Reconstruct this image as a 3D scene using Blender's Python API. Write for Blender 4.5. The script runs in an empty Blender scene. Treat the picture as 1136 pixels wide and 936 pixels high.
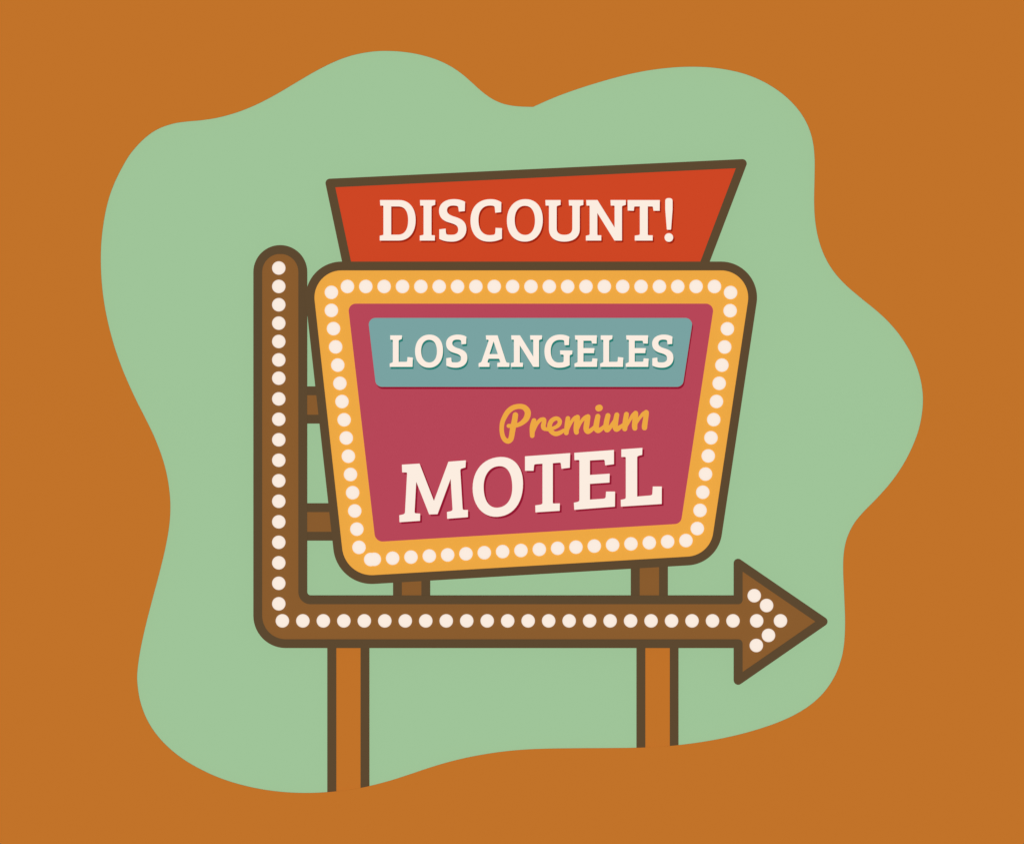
import bpy, math, re
import numpy as np
from mathutils import Vector
from mathutils.geometry import tessellate_polygon

S = bpy.context.scene
# ---------------------------------------------------------------- camera
DIST = 300.0                    # long lens, far away: the artwork has no visible perspective
WIDTH = 11.36                   # metres seen across the frame (1 cm per photo pixel)
cam_d = bpy.data.cameras.new('camera')
cam = bpy.data.objects.new('camera', cam_d)
S.collection.objects.link(cam)
cam.location = (0, -DIST, 0)
cam.rotation_euler = (math.radians(90), 0, 0)
cam_d.sensor_width = 36
cam_d.lens = 36 * DIST / WIDTH
cam_d.clip_end = 1000
S.camera = cam
# ---------------------------------------------------------------- light
w = bpy.data.worlds.new('World'); S.world = w; w.use_nodes = True
bg = w.node_tree.nodes['Background']
bg.inputs[0].default_value = (1, 1, 1, 1); bg.inputs[1].default_value = 0.06
sd = bpy.data.lights.new('sun', 'SUN'); sd.energy = 2.95; sd.angle = math.radians(0.5); sd.color = (1, 1, 1)
sun = bpy.data.objects.new('sun', sd); S.collection.objects.link(sun)
sun.rotation_euler = (math.radians(90), 0, 0); sun.location = (0, -20, 0)
S.view_settings.view_transform = 'Standard'; S.view_settings.look = 'None'
S.view_settings.exposure = 0; S.view_settings.gamma = 1

# ---------------------------------------------------------------- materials
def lin(c):
    return tuple(((v/255)/12.92 if v/255 <= 0.04045 else ((v/255+0.055)/1.055)**2.4) for v in c)
def mat(name, rgb, emit=0.0, rough=1.0):
    m = bpy.data.materials.new(name); m.use_nodes = True
    nt = m.node_tree; b = nt.nodes['Principled BSDF']
    c = lin(rgb)
    # painted metal: a faint, even grain of the paint itself
    tc = nt.nodes.new('ShaderNodeTexCoord'); n = nt.nodes.new('ShaderNodeTexNoise')
    n.inputs['Scale'].default_value = 30; n.inputs['Detail'].default_value = 2
    r = nt.nodes.new('ShaderNodeMapRange')
    r.inputs['To Min'].default_value = 0.998; r.inputs['To Max'].default_value = 1.002
    mx = nt.nodes.new('ShaderNodeVectorMath'); mx.operation = 'SCALE'
    mx.inputs[0].default_value = c
    nt.links.new(tc.outputs['Object'], n.inputs['Vector']); nt.links.new(n.outputs['Fac'], r.inputs['Value'])
    nt.links.new(r.outputs['Result'], mx.inputs['Scale']); nt.links.new(mx.outputs[0], b.inputs['Base Color'])
    b.inputs['Roughness'].default_value = rough
    b.inputs['Specular IOR Level'].default_value = 0.0
    if emit:
        b.inputs['Emission Color'].default_value = (*c, 1); b.inputs['Emission Strength'].default_value = emit
        k = nt.nodes.new('ShaderNodeVectorMath'); k.operation = 'SCALE'; k.inputs['Scale'].default_value = 1 - emit
        nt.links.new(mx.outputs[0], k.inputs[0]); nt.links.new(k.outputs[0], b.inputs['Base Color'])
    return m
M = dict(
    orange=mat('orange_paint', (194,115,41)), green=mat('pale_green_paint', (159,197,153)),
    dark=mat('dark_umber_paint', (92,72,48)), brown=mat('brown_paint', (138,92,46)),
    yellow=mat('amber_paint', (237,168,67)), red=mat('vermilion_paint', (206,70,36)),
    pink=mat('raspberry_paint', (183,70,88)), teal=mat('dusty_teal_paint', (121,163,162)),
    cream=mat('cream_paint', (252,237,224)), bulb=mat('frosted_lit_glass', (252,237,224), 0.5),
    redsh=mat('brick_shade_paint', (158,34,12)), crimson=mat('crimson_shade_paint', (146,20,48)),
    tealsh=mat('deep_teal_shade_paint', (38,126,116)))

# ---------------------------------------------------------------- 2-D outlines (photo centimetres, y down)
def W(p): return ((p[0]-568)/100.0, (468-p[1])/100.0)

def cubic(p0, p1, p2, p3, n=12):
    t = np.linspace(0, 1, n+1)[1:, None]
    p0, p1, p2, p3 = map(np.array, (p0, p1, p2, p3))
    q = (1-t)**3*p0 + 3*(1-t)**2*t*p1 + 3*(1-t)*t*t*p2 + t**3*p3
    return [tuple(v) for v in q]
def path(s, ox, oy, k):
    """SVG-like M/L/C/Z outline string -> list of loops"""
    loops = []; cur = []
    toks = re.findall(r'[MLCZ]|-?\d+\.?\d*', s); i = 0
    f = lambda a, b: (float(a)/k+ox, float(b)/k+oy)
    cmd = None
    while i < len(toks):
        if toks[i] in 'MLCZ':
            cmd = toks[i]; i += 1
            if cmd == 'Z':
                loops.append(cur); cur = []
            continue
        if cmd == 'C':
            p = [f(toks[i+2*j], toks[i+2*j+1]) for j in range(3)]; i += 6
            cur += cubic(cur[-1], *p)
        else:
            cur.append(f(toks[i], toks[i+1])); i += 2
    return [clean(l) for l in loops]
def clean(l, eps=1e-3):
    o = []
    for p in l:
        if not o or math.hypot(p[0]-o[-1][0], p[1]-o[-1][1]) > eps: o.append(p)
    if len(o) > 2 and math.hypot(o[0][0]-o[-1][0], o[0][1]-o[-1][1]) <= eps: o.pop()
    return o
def area(l): return 0.5*sum(a[0]*b[1]-b[0]*a[1] for a, b in zip(l, l[1:]+l[:1]))
def rounded(pts, radii, n=14):
    """polygon with rounded corners"""
    o = []; N = len(pts)
    for i, (p, r) in enumerate(zip(pts, radii)):
        p = np.array(p, float)
        if r <= 0: o.append(tuple(p)); continue
        a = np.array(pts[i-1], float)-p; b = np.array(pts[(i+1) % N], float)-p
        a /= np.linalg.norm(a); b /= np.linalg.norm(b)
        ang = math.acos(np.clip(a@b, -1, 1)); t = r/math.tan(ang/2)
        bis = (a+b)/np.linalg.norm(a+b); c = p+bis*r/math.sin(ang/2)
        s, e = p+a*t, p+b*t
        a0 = math.atan2(*(s-c)[::-1]); a1 = math.atan2(*(e-c)[::-1])
        d = (a1-a0+math.pi) % (2*math.pi)-math.pi
        for j in range(n+1):
            o.append((c[0]+r*math.cos(a0+d*j/n), c[1]+r*math.sin(a0+d*j/n)))
    return clean(o)
def offset(l, d, n=10):
    """grow (d>0) or shrink (d<0) a loop; round joins on the outer side of each turn"""
    if area(l) < 0: l = l[::-1]
    o = []; N = len(l)
    for i in range(N):
        p0, p, p1 = np.array(l[i-1]), np.array(l[i]), np.array(l[(i+1) % N])
        u = (p-p0)/np.linalg.norm(p-p0); v = (p1-p)/np.linalg.norm(p1-p)
        n0 = np.array([u[1], -u[0]]); n1 = np.array([v[1], -v[0]])
        cr = u[0]*v[1]-u[1]*v[0]
        if cr*d > 0.05*abs(d):
            a0 = math.atan2(n0[1]*d, n0[0]*d); a1 = math.atan2(n1[1]*d, n1[0]*d)
            q = (a1-a0+math.pi) % (2*math.pi)-math.pi
            for j in range(n+1):
                o.append((p[0]+abs(d)*math.cos(a0+q*j/n), p[1]+abs(d)*math.sin(a0+q*j/n)))
        else:
            m = n0+n1; m /= (m@m)/2
            o.append(tuple(p+m*d))
    return clean(o)
def catmull(P, cusps=(), n=6):
    o = []; N = len(P)
    for i in range(N):
        p0, p1, p2, p3 = P[i-1], P[i], P[(i+1) % N], P[(i+2) % N]
        if i in cusps: p0 = p1
        if (i+1) % N in cusps: p3 = p2
        for j in range(n):
            t = j/n
            o.append(tuple(0.5*(2*p1[k]+(p2[k]-p0[k])*t+(2*p0[k]-5*p1[k]+4*p2[k]-p3[k])*t*t+(3*p1[k]-p0[k]-3*p2[k]+p3[k])*t**3) for k in (0, 1)))
    return clean(o)
def shift(loops, dx, dy): return [[(x+dx, y+dy) for x, y in l] for l in loops]
def xf(loops, ax, ay, k, bx, by): return [[((x-ax)*k+bx, (y-ay)*k+by) for x, y in l] for l in loops]

# ---------------------------------------------------------------- meshes
def prism(shapes, yf, yb):
    """shapes: list of [outer, hole, ...] groups in photo cm; solid between depths yf (front) and yb"""
    V, F = [], []
    for loops in shapes:
        w_ = [[W(p) for p in l] for l in loops]
        tris = tessellate_polygon([[Vector((x, z, 0)) for x, z in l] for l in w_])
        base = len(V); flat = [p for l in w_ for p in l]; n = len(flat)
        V += [(x, yf, z) for x, z in flat]+[(x, yb, z) for x, z in flat]
        for t in tris:
            a, b, c = (flat[i] for i in t)
            cr = (b[0]-a[0])*(c[1]-a[1])-(b[1]-a[1])*(c[0]-a[0])
            if abs(cr) < 1e-12: continue
            t = tuple(t) if cr > 0 else tuple(reversed(t))
            F.append(tuple(base+i for i in t)); F.append(tuple(base+n+i for i in reversed(t)))
        k = base
        for li, l in enumerate(w_):
            ccw = area(l) > 0
            if li > 0: ccw = not ccw if area(l) > 0 else True
            solid_left = (area(l) > 0) if li == 0 else (area(l) < 0)
            for i in range(len(l)):
                a, b = k+i, k+(i+1) % len(l)
                F.append((b, a, a+n, b+n) if solid_left else (a, b, b+n, a+n))
            k += len(l)
    return V, F
POS = {}
def link(name, V, F, material, parent=None, label=None):
    V = np.array(V); lo, hi = V.min(0), V.max(0); c = (lo+hi)/2
    me = bpy.data.meshes.new(name); me.from_pydata([tuple(v) for v in V-c], [], F); me.update()
    me.materials.append(M[material])
    o = bpy.data.objects.new(name, me); S.collection.objects.link(o)
    POS[o.name] = Vector(c)
    if parent:
        o.parent = parent; o.location = Vector(c)-POS[parent.name]
    else: o.location = c
    if label: o['label'] = label
    return o
def solid(name, shapes, yf, yb, material, parent=None, label=None):
    V, F = prism(shapes, yf, yb)
    return link(name, V, F, material, parent, label)
def rect(x0, y0, x1, y1): return [(x0, y0), (x1, y0), (x1, y1), (x0, y1)]

# ================================================================ setting
blob = [(111.9,288),(113.3,259),(118.4,228.5),(126.4,203.7),(139.6,178.6),(150.2,164.1),(163.4,150.9),(176.6,142.5),(192.4,136.9),
 (207,135.1),(224.1,133.7),(242.6,130.4),(263.7,124.5),(284.8,116),(306,105),(327.1,92.5),(348.2,79.9),(366.7,70.6),(382,64.4),
 (395.8,60.3),(411.7,57.7),(427.5,56.6),(446,57.7),(464.5,60.6),(483,65.8),(498.8,73),(512,81.7),(522.6,90.9),(533.2,100.6),
 (543.7,108.6),(554.3,113.8),(564.8,116.7),(577,118.4),(591.4,118.7),(609.7,110.3),(628.2,103.3),(654.6,94.6),(686.4,85.2),
 (712.8,79.4),(739.2,75.8),(765.6,74.3),(792,75.4),(818.4,79.8),(839.6,87.3),(858,97.3),(873.9,109.2),(887.1,123.6),
 (896.3,139.3),(901.6,156.2),(903.9,174.9),(903.7,198.4),(903.2,222.2),(904.4,244),(908.1,265),(915,284.3),(924.9,300.9),
 (937.9,316),(955.8,331),(972.4,344.3),(986,357.2),(999.2,373.3),(1010.8,391.7),(1019.1,412.4),(1023,431.5),(1023.9,449),
 (1021.1,468.8),(1015.1,488.2),(1004.6,511.1),(990.5,532.3),(974.6,551.7),(957.3,568.2),(946.6,581.4),(939.6,597.2),(936.3,613.4),
 (935.5,632.8),(936.7,661),(937.8,689),(936.5,713.2),(932.9,732.2),(925.4,751.1),(913.5,768.6),(897.7,782.6),(879.2,793.6),
 (858,802.8),(831.6,811.4),(805.2,817.7),(778.8,822.6),(752.4,826.2),(726,828.2),(699.6,829.2),(660,829.5),(644,829.6),(607.1,830),
 (580.7,831.2),(559.6,833.2),(538.4,836.2),(517.3,840.2),(496.2,845.3),(475.1,851.4),(453.9,858.8),(432.8,865.7),(409.8,871.4),
 (390,875),(362.9,878.4),(336.5,879),(310.1,877.7),(283.7,873.8),(257.3,867.1),(233.5,858.2),(209.8,845.9),(191.3,832.4),
 (175.5,816.8),(163.6,799),(155.6,778.8),(152.3,757.7),(152.8,741.9),(155.7,720.7),(161.2,694.3),(169.2,664),(176.1,637.4),
 (182.8,610.2),(187.1,586.9),(188.7,568.2),(188.3,550.2),(185.5,529.5),(180.1,508.1),(171,484.1),(160.4,461.7),(149,441.3),
 (136.9,411.8),(126.1,382.2),(118,350.2),(113.3,319)]
def fair(P, keep, rounds=3):                              # even out the hand-placed points, cusp kept
    for _ in range(rounds):
        for f in (0.5, -0.52):
            Q = list(P)
            for i in range(len(P)):
                if i == keep: continue
                a, b, c = P[i-1], P[i], P[(i+1) % len(P)]
                la, lc = math.dist(a, b), math.dist(b, c)
                m = [(a[k]*lc+c[k]*la)/(la+lc) for k in (0, 1)]
                Q[i] = (b[0]+f*(m[0]-b[0]), b[1]+f*(m[1]-b[1]))
            P = Q
    return P
BL = catmull(fair(blob, 33), cusps=(33,), n=8)
wall = solid('wall', [[rect(-700, -700, 1836, 1636), BL]], 0.055, 0.072, 'orange')
wall['kind'] = 'structure'
back = solid('backdrop', [[rect(-680, -680, 1816, 1616)]], 0.15, 0.21, 'green')
back['kind'] = 'structure'

# ================================================================ the motel sign: one thing
root = bpy.data.objects.new('motel_sign', None); S.collection.objects.link(root)
root.empty_display_size = 0.5
root.location = (0, 0.11, W((0, 960))[1]); POS[root.name] = Vector(root.location)
root['label'] = 'retro motel sign on two orange posts, bulb-lit brown arrow bent under a slanted bulb-framed board'
root['category'] = 'sign'

# posts (dark edged channel with an orange front strip)
for x0, a, b, x1, lb in ((363, 373.1, 399.9, 409.8, 'longer left post'), (706.1, 716, 743.1, 752.8, 'shorter right post')):
    p = solid('post', [[rect(x0, 690, x1, 985), rect(a, 700, b, 975)]], 0.08, 0.147, 'dark', root, lb)
    solid('front_strip', [[rect(a-.3, 699.5, b+.3, 975.5)]], 0.09, 0.14, 'orange', p)
# short struts between arrow and board, and brackets from the arrow's upright to the board
def strut(name, x0, y0, x1, y1, label):
    t = 9.85
    hole = rect(x0+t, y0+t, x1-t, y1-t)
    o = solid(name, [[rect(x0, y0, x1, y1), hole]], 0.0, 0.055, 'dark', root, label)
    solid('front_strip', [[offset(hole, .3)]], 0.01, 0.05, 'brown', o)
strut('strut', 436, 600, 477.3, 695, 'left brown strut under the board')
strut('strut', 699.8, 590, 741, 695, 'right brown strut under the board')
strut('bracket', 306, 428.5, 395, 469.8, 'upper brown bracket beside the board')
strut('bracket', 306, 558, 405, 599.5, 'lower brown bracket beside the board')

HW = 4.9
def box(name, centre, yrim, yface, yback, face_mat, label=None):
    """dark sheet metal box with a raised rim and a painted face set inside it"""
    outer, inner = offset(centre, HW), offset(centre, -HW)
    b = solid(name, [[outer, inner]], yrim, yback, 'dark', root, label)
    solid('face', [[offset(centre, -HW+.5)]], yface, yback-.01, face_mat, b)
    return b

# bulb: frosted lens dome with a short metal collar behind it
def bulb_mesh(r=.075, h=.018, n=40, m=8):
    V, F = [(0, -h-.004, 0)], []
    prof = [(r*math.sin(a), -.004-h*math.cos(a)) for a in (math.pi/2*(j+1)/m for j in range(m))]+[(r, .004)]
    for rr, y in prof:
        V += [(rr*math.cos(2*math.pi*i/n), y, rr*math.sin(2*math.pi*i/n)) for i in range(n)]
    for i in range(n): F.append((0, 1+i, 1+(i+1) % n))
    for j in range(len(prof)-1):
        for i in range(n):
            a, b = 1+j*n+i, 1+j*n+(i+1) % n
            F.append((a, a+n, b+n, b))
    F.append(tuple(1+(len(prof)-1)*n+i for i in range(n))[::-1])
    me = bpy.data.meshes.new('bulb'); me.from_pydata(V, [], F); me.update(); me.materials.append(M['bulb'])
    for p in me.polygons: p.use_smooth = True
    return me
BM = bulb_mesh()
def bulbs(pts, y, parent):
    for p in pts:
        o = bpy.data.objects.new('bulb', BM); S.collection.objects.link(o)
        x, z = W(p); o.parent = parent; o.location = Vector((x, y, z))-POS[parent.name]

# ---- arrow
ac = rounded([(286, 276.9), (335.9, 276.9), (335.9, 665), (818.9, 665), (818.9, 624.5), (913.1, 689.1), (818.9, 754.3), (818.9, 713.6), (286, 713.6)],
             [24.9, 24.9, 8.5, 0, 0, 0, 0, 0, 31])
arrow = box('arrow', ac, -0.06, -0.04, 0.072, 'brown', 'brown bent arrow with dark rim pointing right')
col = [297.4, 317.8, 338.1, 358.5, 378.8, 399.2, 419.5, 442.4, 465.0, 487.7, 510.4, 533.1, 555.8, 578.6, 601.3, 624, 646.7, 669.4]
ab = [(309.3, y) for y in col]+[(313.3+22.72*k, 688.3) for k in range(23)]
ab += [(836.7, 660.4), (850.4, 671.3), (839.4, 688.3), (865.8, 688.3), (852.5, 704.4), (839, 715.6)]
bulbs(ab, -0.04, arrow)

# ---- top panel
tc_ = [(366, 203.3), (823.5, 181.6), (778.5, 300), (386.5, 300)]
top = box('top_panel', tc_, -0.02, -0.005, 0.06, 'red', 'red slanted panel reading DISCOUNT!')

# ---- main board
bc = rounded([(339.9, 295.2), (840.5, 295.2), (791.6, 620.3), (378.8, 644.6)], [35, 35, 35, 38], 20)
board = box('board', bc, -0.12, -0.095, 0.05, 'yellow', 'amber bulb-framed board with raspberry centre')
centre = rounded([(385.9, 336.9), (792.3, 336.9), (755.2, 580.7), (416.6, 600.9)], [8, 8, 8, 9])
solid('centre_panel', [[centre]], -0.105, -0.09, 'pink', board)
bb = [(385.5+20.35*k, 317.9) for k in range(21)]+[(367.7, 324.4), (810.4, 324.6)]
bb += [(367.7+2.354*k, 344.4+20.19*k) for k in range(14)]+[(809.9-3.033*k, 344.7+20.11*k) for k in range(13)]
bb += [(411.3, 620.3)]+[(415.3+20.33*k, 620.1-1.2235*k) for k in range(18)]
bulbs(bb, -0.095, board)
plate_c = rounded([(408.2, 352.7), (768.9, 352.7), (757.2, 429.1), (417.2, 429.1)], [7.5]*4)
plate = solid('name_plate', [[plate_c]], -0.125, -0.112, 'teal', root, 'dusty teal plate reading LOS ANGELES')
solid('plate_shade', [shift([plate_c], 1.1, 2.3)], -0.113, -0.10, 'crimson', plate)

# ================================================================ lettering
k1, oy1 = 14.1875, 212
gD = path('M 78 143 L 380 143 C 540 143 640 270 640 455 C 640 650 540 780 370 780 L 75 780 L 75 705 L 110 697 C 128 694 133 688 133 675 L 133 245 C 133 235 128 230 118 230 L 84 230 Z M 255 243 L 370 243 C 475 246 522 325 522 460 C 522 600 470 688 365 688 L 255 688 Z', 416, oy1, k1)
gI = path('M 708 143 L 949 143 L 947 217 L 905 232 C 893 236 889 242 889 255 L 889 680 C 889 690 893 697 905 697 L 942 697 L 942 780 L 705 780 L 705 703 L 745 695 C 760 692 765 685 765 672 L 765 245 C 765 236 760 230 750 230 L 712 230 Z', 416, oy1, k1)
gS = path('M 510 172 C 465 143 400 129 335 129 C 195 129 100 200 100 310 C 100 420 170 472 260 497 C 355 522 402 545 402 607 C 402 660 370 690 300 690 L 262 690 C 225 690 213 682 210 660 L 203 592 L 104 604 L 104 752 C 160 785 225 797 300 797 C 440 797 530 715 530 600 C 530 480 450 436 345 405 C 270 383 225 355 225 303 C 225 255 260 229 320 229 C 375 229 402 238 404 262 L 412 325 L 505 317 Z', 480, oy1, k1)
gC = path('M 1080 178 C 1030 145 975 129 910 129 C 720 129 595 255 595 465 C 595 670 705 797 885 797 C 965 797 1035 780 1090 750 L 1090 585 L 990 580 L 985 655 C 983 680 970 690 940 692 C 925 694 910 695 895 695 C 785 695 720 610 720 455 C 720 310 790 229 900 229 C 955 229 975 238 977 262 L 985 343 L 1077 333 Z', 480, oy1, k1)
gO = path('M 382 129 C 555 129 655 260 655 450 C 655 660 545 797 370 797 C 195 797 90 660 90 465 C 90 265 205 129 382 129 Z M 372 233 C 475 233 532 320 532 465 C 532 600 475 692 378 692 C 270 692 212 590 212 455 C 212 320 275 233 372 233 Z', 556, oy1, k1)
gU = path('M 695 143 L 935 143 L 935 218 L 892 232 C 878 236 873 243 873 256 L 873 590 C 873 655 915 690 993 690 C 1080 690 1120 655 1120 580 L 1120 245 C 1120 236 1115 230 1105 230 L 1068 230 L 1063 143 L 1293 143 L 1293 220 L 1255 230 C 1241 234 1236 240 1236 252 L 1236 600 C 1236 725 1140 797 990 797 C 840 797 752 725 752 595 L 752 245 C 752 236 747 230 737 230 L 700 230 Z', 556, oy1, k1)
gN = path('M 430 143 L 608 143 L 877 575 L 877 245 C 877 236 872 230 862 230 L 817 230 L 812 143 L 1053 143 L 1053 218 L 1010 232 C 998 236 993 242 993 255 L 993 780 L 875 780 L 605 345 L 605 675 C 605 690 610 697 622 697 L 667 697 L 667 780 L 425 780 L 425 705 L 462 696 C 480 692 485 686 485 672 L 485 245 C 485 236 480 230 470 230 L 436 230 Z', 620, oy1, k1)
gT = path('M 230 143 L 737 143 L 735 312 L 638 312 L 630 262 C 628 247 620 243 610 243 L 548 243 L 548 675 C 548 690 553 697 565 697 L 625 697 L 625 780 L 343 780 L 343 703 L 395 695 C 418 691 423 685 423 670 L 423 243 L 355 243 C 340 243 333 248 333 262 L 328 312 L 232 308 Z', 680, oy1, k1)
gX = path('M 823 160 C 823 125 845 112 880 112 C 918 112 938 125 938 160 L 938 290 L 915 597 C 913 607 908 610 898 610 L 862 610 C 852 610 848 605 847 597 L 823 290 Z', 680, oy1, k1)
gP = path('M 812 732 C 812 695 842 664 880 664 C 918 664 948 695 948 732 C 948 769 918 800 880 800 C 842 800 812 769 812 732 Z', 680, oy1, k1)
def word(name_mat, shade_mat, glyphs, yf, yb, ysh, dx, dy, parent, text):
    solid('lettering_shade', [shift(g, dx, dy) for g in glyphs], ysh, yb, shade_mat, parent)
    solid('lettering', glyphs, yf, yb, name_mat, parent, text)
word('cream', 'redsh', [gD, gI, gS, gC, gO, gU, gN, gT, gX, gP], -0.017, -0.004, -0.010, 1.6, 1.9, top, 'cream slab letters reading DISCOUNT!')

k2, oy2, q = 18.72, 364, .7785
base1, base2 = 212+780/k1, 364+804/k2
gL = path('M 93 150 L 337 150 L 333 225 L 290 243 C 273 249 268 256 268 268 L 268 700 L 410 700 C 435 700 443 695 445 678 L 452 600 L 562 612 L 555 804 L 82 804 L 82 735 L 125 718 C 142 712 147 705 147 690 L 147 255 C 147 247 142 243 132 243 L 93 238 Z', 428, oy2, k2)
gA = path('M 243 150 L 487 150 L 660 685 C 668 708 678 716 695 718 L 732 722 L 730 804 L 480 804 L 480 722 L 520 716 C 538 712 545 705 540 690 L 518 635 L 300 635 L 280 690 C 275 707 282 716 295 718 L 318 722 L 318 804 L 93 804 L 93 730 L 125 715 C 142 708 150 700 157 685 L 300 268 C 305 250 298 243 285 242 L 250 238 Z M 404 275 L 492 540 L 318 540 Z', 526, oy2, k2)
gG = path('M 628 180 C 570 148 510 135 440 135 C 240 135 112 265 112 480 C 112 690 220 822 405 822 C 500 822 570 805 635 768 L 635 590 C 635 570 640 560 655 553 L 688 543 L 692 465 L 435 463 L 440 545 L 490 550 C 508 553 512 560 512 575 L 510 680 C 508 705 490 712 460 712 C 440 714 420 714 405 714 C 300 714 242 620 242 475 C 242 325 310 243 430 243 C 495 243 520 250 522 275 L 530 355 L 620 352 Z', 598, oy2, k2)
gE = path('M 48 150 L 505 150 L 498 322 L 405 320 L 395 278 C 392 265 385 262 372 262 L 226 262 L 226 415 L 455 415 L 445 520 L 226 520 L 226 698 L 372 698 C 395 698 403 692 405 675 L 412 625 L 515 635 L 507 804 L 40 804 L 40 735 L 82 718 C 100 710 105 703 105 690 L 105 255 C 105 247 100 243 90 242 L 55 238 Z', 692, oy2, k2)
la = [gL, xf(gO, 556+90/k1, base1, q, 460.5, base2), xf(gS, 480+100/k1, base1, q, 494.9, base2), gA,
      xf(gN, 620+425/k1, base1, q, 566.8, base2), gG, shift(gE, -56.85, 0), shift(gL, 233.4, 0), gE,
      xf(gS, 480+100/k1, base1, q, 723.4, base2)]
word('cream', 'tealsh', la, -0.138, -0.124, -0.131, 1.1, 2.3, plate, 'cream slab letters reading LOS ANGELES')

mM = path('M 87 168 L 302 155 L 478 610 L 655 132 L 868 115 L 863 202 L 822 214 C 803 220 800 227 800 243 L 828 700 C 830 715 837 720 848 720 L 893 720 L 893 808 L 640 828 L 637 745 L 680 736 C 700 731 706 722 705 705 L 682 340 L 522 772 L 420 775 L 262 375 L 242 735 C 241 755 248 762 262 762 L 310 765 L 308 853 L 58 870 L 55 785 L 95 776 C 118 770 124 762 125 745 L 150 280 C 151 268 146 263 137 263 L 90 262 Z', 438, 500, 11.01)
mO = path('M 610 118 C 780 112 883 250 883 440 C 883 690 755 838 570 848 C 385 858 268 700 268 500 C 268 280 400 125 610 118 Z M 590 230 C 700 225 752 330 752 490 C 752 630 690 730 570 737 C 455 742 402 630 402 480 C 402 340 475 235 590 230 Z', 500, 496, 11.01)
mT = path('M 80 150 L 705 105 L 700 308 L 585 322 L 577 255 C 575 240 568 238 555 238 L 465 245 L 465 785 C 465 800 470 802 482 802 L 562 800 L 560 903 L 225 925 L 222 828 L 280 820 C 312 815 322 808 322 790 L 322 252 L 232 258 C 213 260 207 265 205 280 L 198 350 L 80 350 Z', 576, 494, 12.48)
mE = path('M 73 105 L 527 72 L 527 235 L 427 248 L 422 200 C 420 186 413 183 400 184 L 252 192 L 252 358 L 478 343 L 476 445 L 252 460 L 252 640 L 400 630 C 425 628 432 620 433 605 L 437 548 L 540 548 L 538 720 L 73 757 L 68 675 L 105 668 C 125 662 132 655 132 640 L 132 200 C 132 190 127 187 117 187 L 75 188 Z', 630, 492, 10.327)
mL = path('M 612 65 L 853 48 L 850 128 L 815 137 C 798 142 793 148 793 160 L 793 605 L 935 593 C 958 591 966 585 967 570 L 972 490 L 1075 490 L 1074 690 L 607 720 L 605 642 L 640 635 C 658 631 663 625 663 610 L 663 165 C 663 155 658 152 648 152 L 612 152 Z', 630, 492, 10.327)
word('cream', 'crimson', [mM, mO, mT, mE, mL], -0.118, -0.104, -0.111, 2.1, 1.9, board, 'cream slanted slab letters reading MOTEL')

# brush script word: pen strokes (x, y, half width) merged into one outline
A5 = lambda L: [(x/12.62+548, y/12.62+440, r/12.62) for x, y, r in L]
A6 = lambda L: [(x/11.83+630, y/11.83+440, r/11.83) for x, y, r in L]
strokes = [
 A5([(300,255,38),(285,350,40),(265,440,40),(245,560,38),(230,600,37),(195,622,35),(150,598,33),(120,540,32),(108,460,31),(115,370,32),(145,290,34),(195,210,36),(265,155,36),(350,135,35),(420,148,38),(465,195,42),(472,250,43),(445,315,40),(385,370,32),(320,400,28),(260,408,27),(205,408,28)]),
 A5([(560,333,33),(545,390,37),(537,450,38),(535,545,32)]),
 A5([(548,500,20),(575,430,22),(610,365,25),(655,322,27),(700,318,28),(700,360,32),(690,400,34),(695,435,32),(720,452,27),(760,450,22)]),
 A5([(745,460,22),(800,448,26),(850,432,25),(905,395,28),(922,345,30),(895,308,28),(850,308,30),(800,345,32),(777,410,33),(790,470,32),(830,508,32),(875,518,33),(930,500,30),(975,470,24)]),
 A6([(0,284,30),(-10,370,33),(-21,473,31)]),
 A6([(-5,440,18),(25,370,20),(60,310,22),(95,278,27),(120,276,31),(125,276,33),(113,370,36),(108,430,34),(112,465,32)]),
 A6([(125,430,18),(160,350,20),(195,300,23),(235,268,27),(258,266,31),(262,268,33),(248,350,37),(240,420,36),(260,455,34),(300,440,28),(340,405,24)]),
 A6([(393,258,33),(377,340,36),(370,410,37),(395,442,35),(435,425,28),(475,390,22)]),
 A6([(402,150,43),(414,146,43)]),
 A6([(525,248,33),(507,330,35),(500,400,35),(515,435,33),(550,405,27),(590,345,22),(625,290,20)]),
 A6([(642,238,32),(628,310,35),(620,390,36),(638,425,35),(680,402,28),(720,370,22)]),
 A6([(768,230,32),(752,330,34),(746,420,33)]),
 A6([(765,390,18),(810,310,20),(845,250,24),(875,226,29),(890,222,32),(880,320,36),(875,380,36),(878,412,33)]),
 A6([(895,350,18),(940,280,20),(980,232,25),(1015,213,31),(1030,212,32),(1018,300,34),(1007,370,36),(1005,405,35)])]
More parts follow.
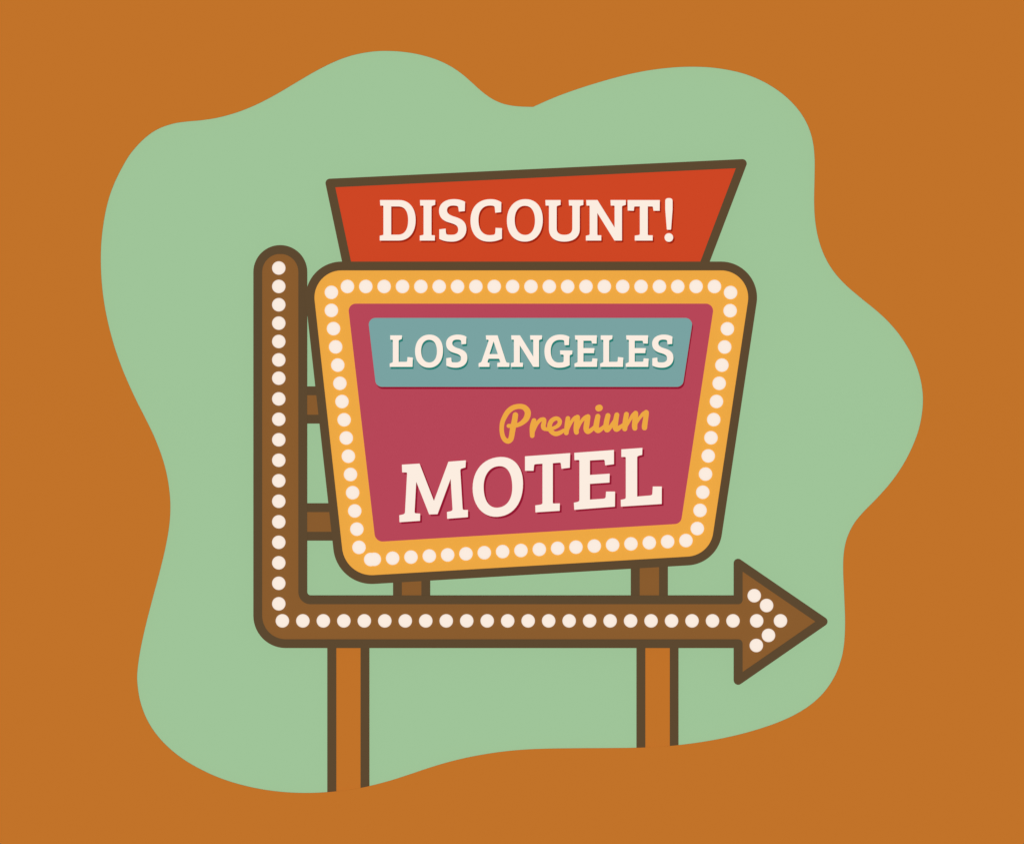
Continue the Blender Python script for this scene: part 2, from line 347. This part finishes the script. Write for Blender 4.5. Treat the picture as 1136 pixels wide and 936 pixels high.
def stroke_outline(strokes, x0, y0, x1, y1, h=0.3):
    xs = np.arange(x0, x1, h); ys = np.arange(y0, y1, h)
    X, Y = np.meshgrid(xs, ys); D = np.full(X.shape, 1e9)
    for st in strokes:
        if len(st) > 2:
            P = [st[0]]+list(st)+[st[-1]]; Q = []
            for i in range(1, len(P)-2):
                p0, p1, p2, p3 = map(np.array, P[i-1:i+3])
                for j in range(5):
                    t = j/5
                    Q.append(0.5*(2*p1+(p2-p0)*t+(2*p0-5*p1+4*p2-p3)*t*t+(3*p1-p0-3*p2+p3)*t**3))
            Q.append(np.array(P[-1]))
        else: Q = [np.array(s) for s in st]
        for a, b in zip(Q, Q[1:]):
            d = b[:2]-a[:2]; L = max(d@d, 1e-9)
            t = np.clip(((X-a[0])*d[0]+(Y-a[1])*d[1])/L, 0, 1)
            D = np.minimum(D, np.hypot(X-a[0]-t*d[0], Y-a[1]-t*d[1])-(a[2]+t*(b[2]-a[2])))
    D = np.where(np.abs(D) < 1e-6, 1e-6, D)
    seg = {}                                              # marching squares, linked by edge id
    ny, nx = D.shape
    def pt(e):
        k, i, j = e
        if k == 0: t = D[j, i]/(D[j, i]-D[j, i+1]); return (xs[i]+t*h, ys[j])
        t = D[j, i]/(D[j, i]-D[j+1, i]); return (xs[i], ys[j]+t*h)
    neg = D < 0
    mixed = neg[:-1, :-1].astype(int)+neg[:-1, 1:]+neg[1:, :-1]+neg[1:, 1:]
    for j, i in zip(*np.where((mixed > 0) & (mixed < 4))):
        c = [neg[j, i], neg[j, i+1], neg[j+1, i+1], neg[j+1, i]]
        E = [(0, i, j), (1, i+1, j), (0, i, j+1), (1, i, j)]
        ins = [E[k] for k in range(4) if c[k] and not c[(k+1) % 4]]
        outs = [E[k] for k in range(4) if not c[k] and c[(k+1) % 4]]
        if len(ins) == 1: seg[ins[0]] = outs[0]
        else:
            for k in range(4):
                if c[k] and not c[(k+1) % 4]: seg[E[k]] = E[(k-1) % 4]
    loops = []
    while seg:
        s = next(iter(seg)); e = s; l = []
        while e in seg:
            l.append(pt(e)); e = seg.pop(e)
        if len(l) > 8: loops.append(clean(l, 0.02))
    return loops
LP = stroke_outline(strokes, 550, 442, 724, 498)
LP.sort(key=lambda l: -abs(area(l)))
sg = area(LP[0]) > 0
def inside(p, l):
    r = False
    for a, b in zip(l, l[1:]+l[:1]):
        if (a[1] > p[1]) != (b[1] > p[1]) and p[0] < (b[0]-a[0])*(p[1]-a[1])/(b[1]-a[1])+a[0]: r = not r
    return r
outs = [[l] for l in LP if (area(l) > 0) == sg]
for l in LP:
    if (area(l) > 0) != sg and abs(area(l)) > 0.3:
        for o in outs:
            if inside(l[0], o[0]): o.append(l); break
solid('script_lettering', outs, -0.112, -0.104, 'yellow', board, 'amber brush script reading Premium')
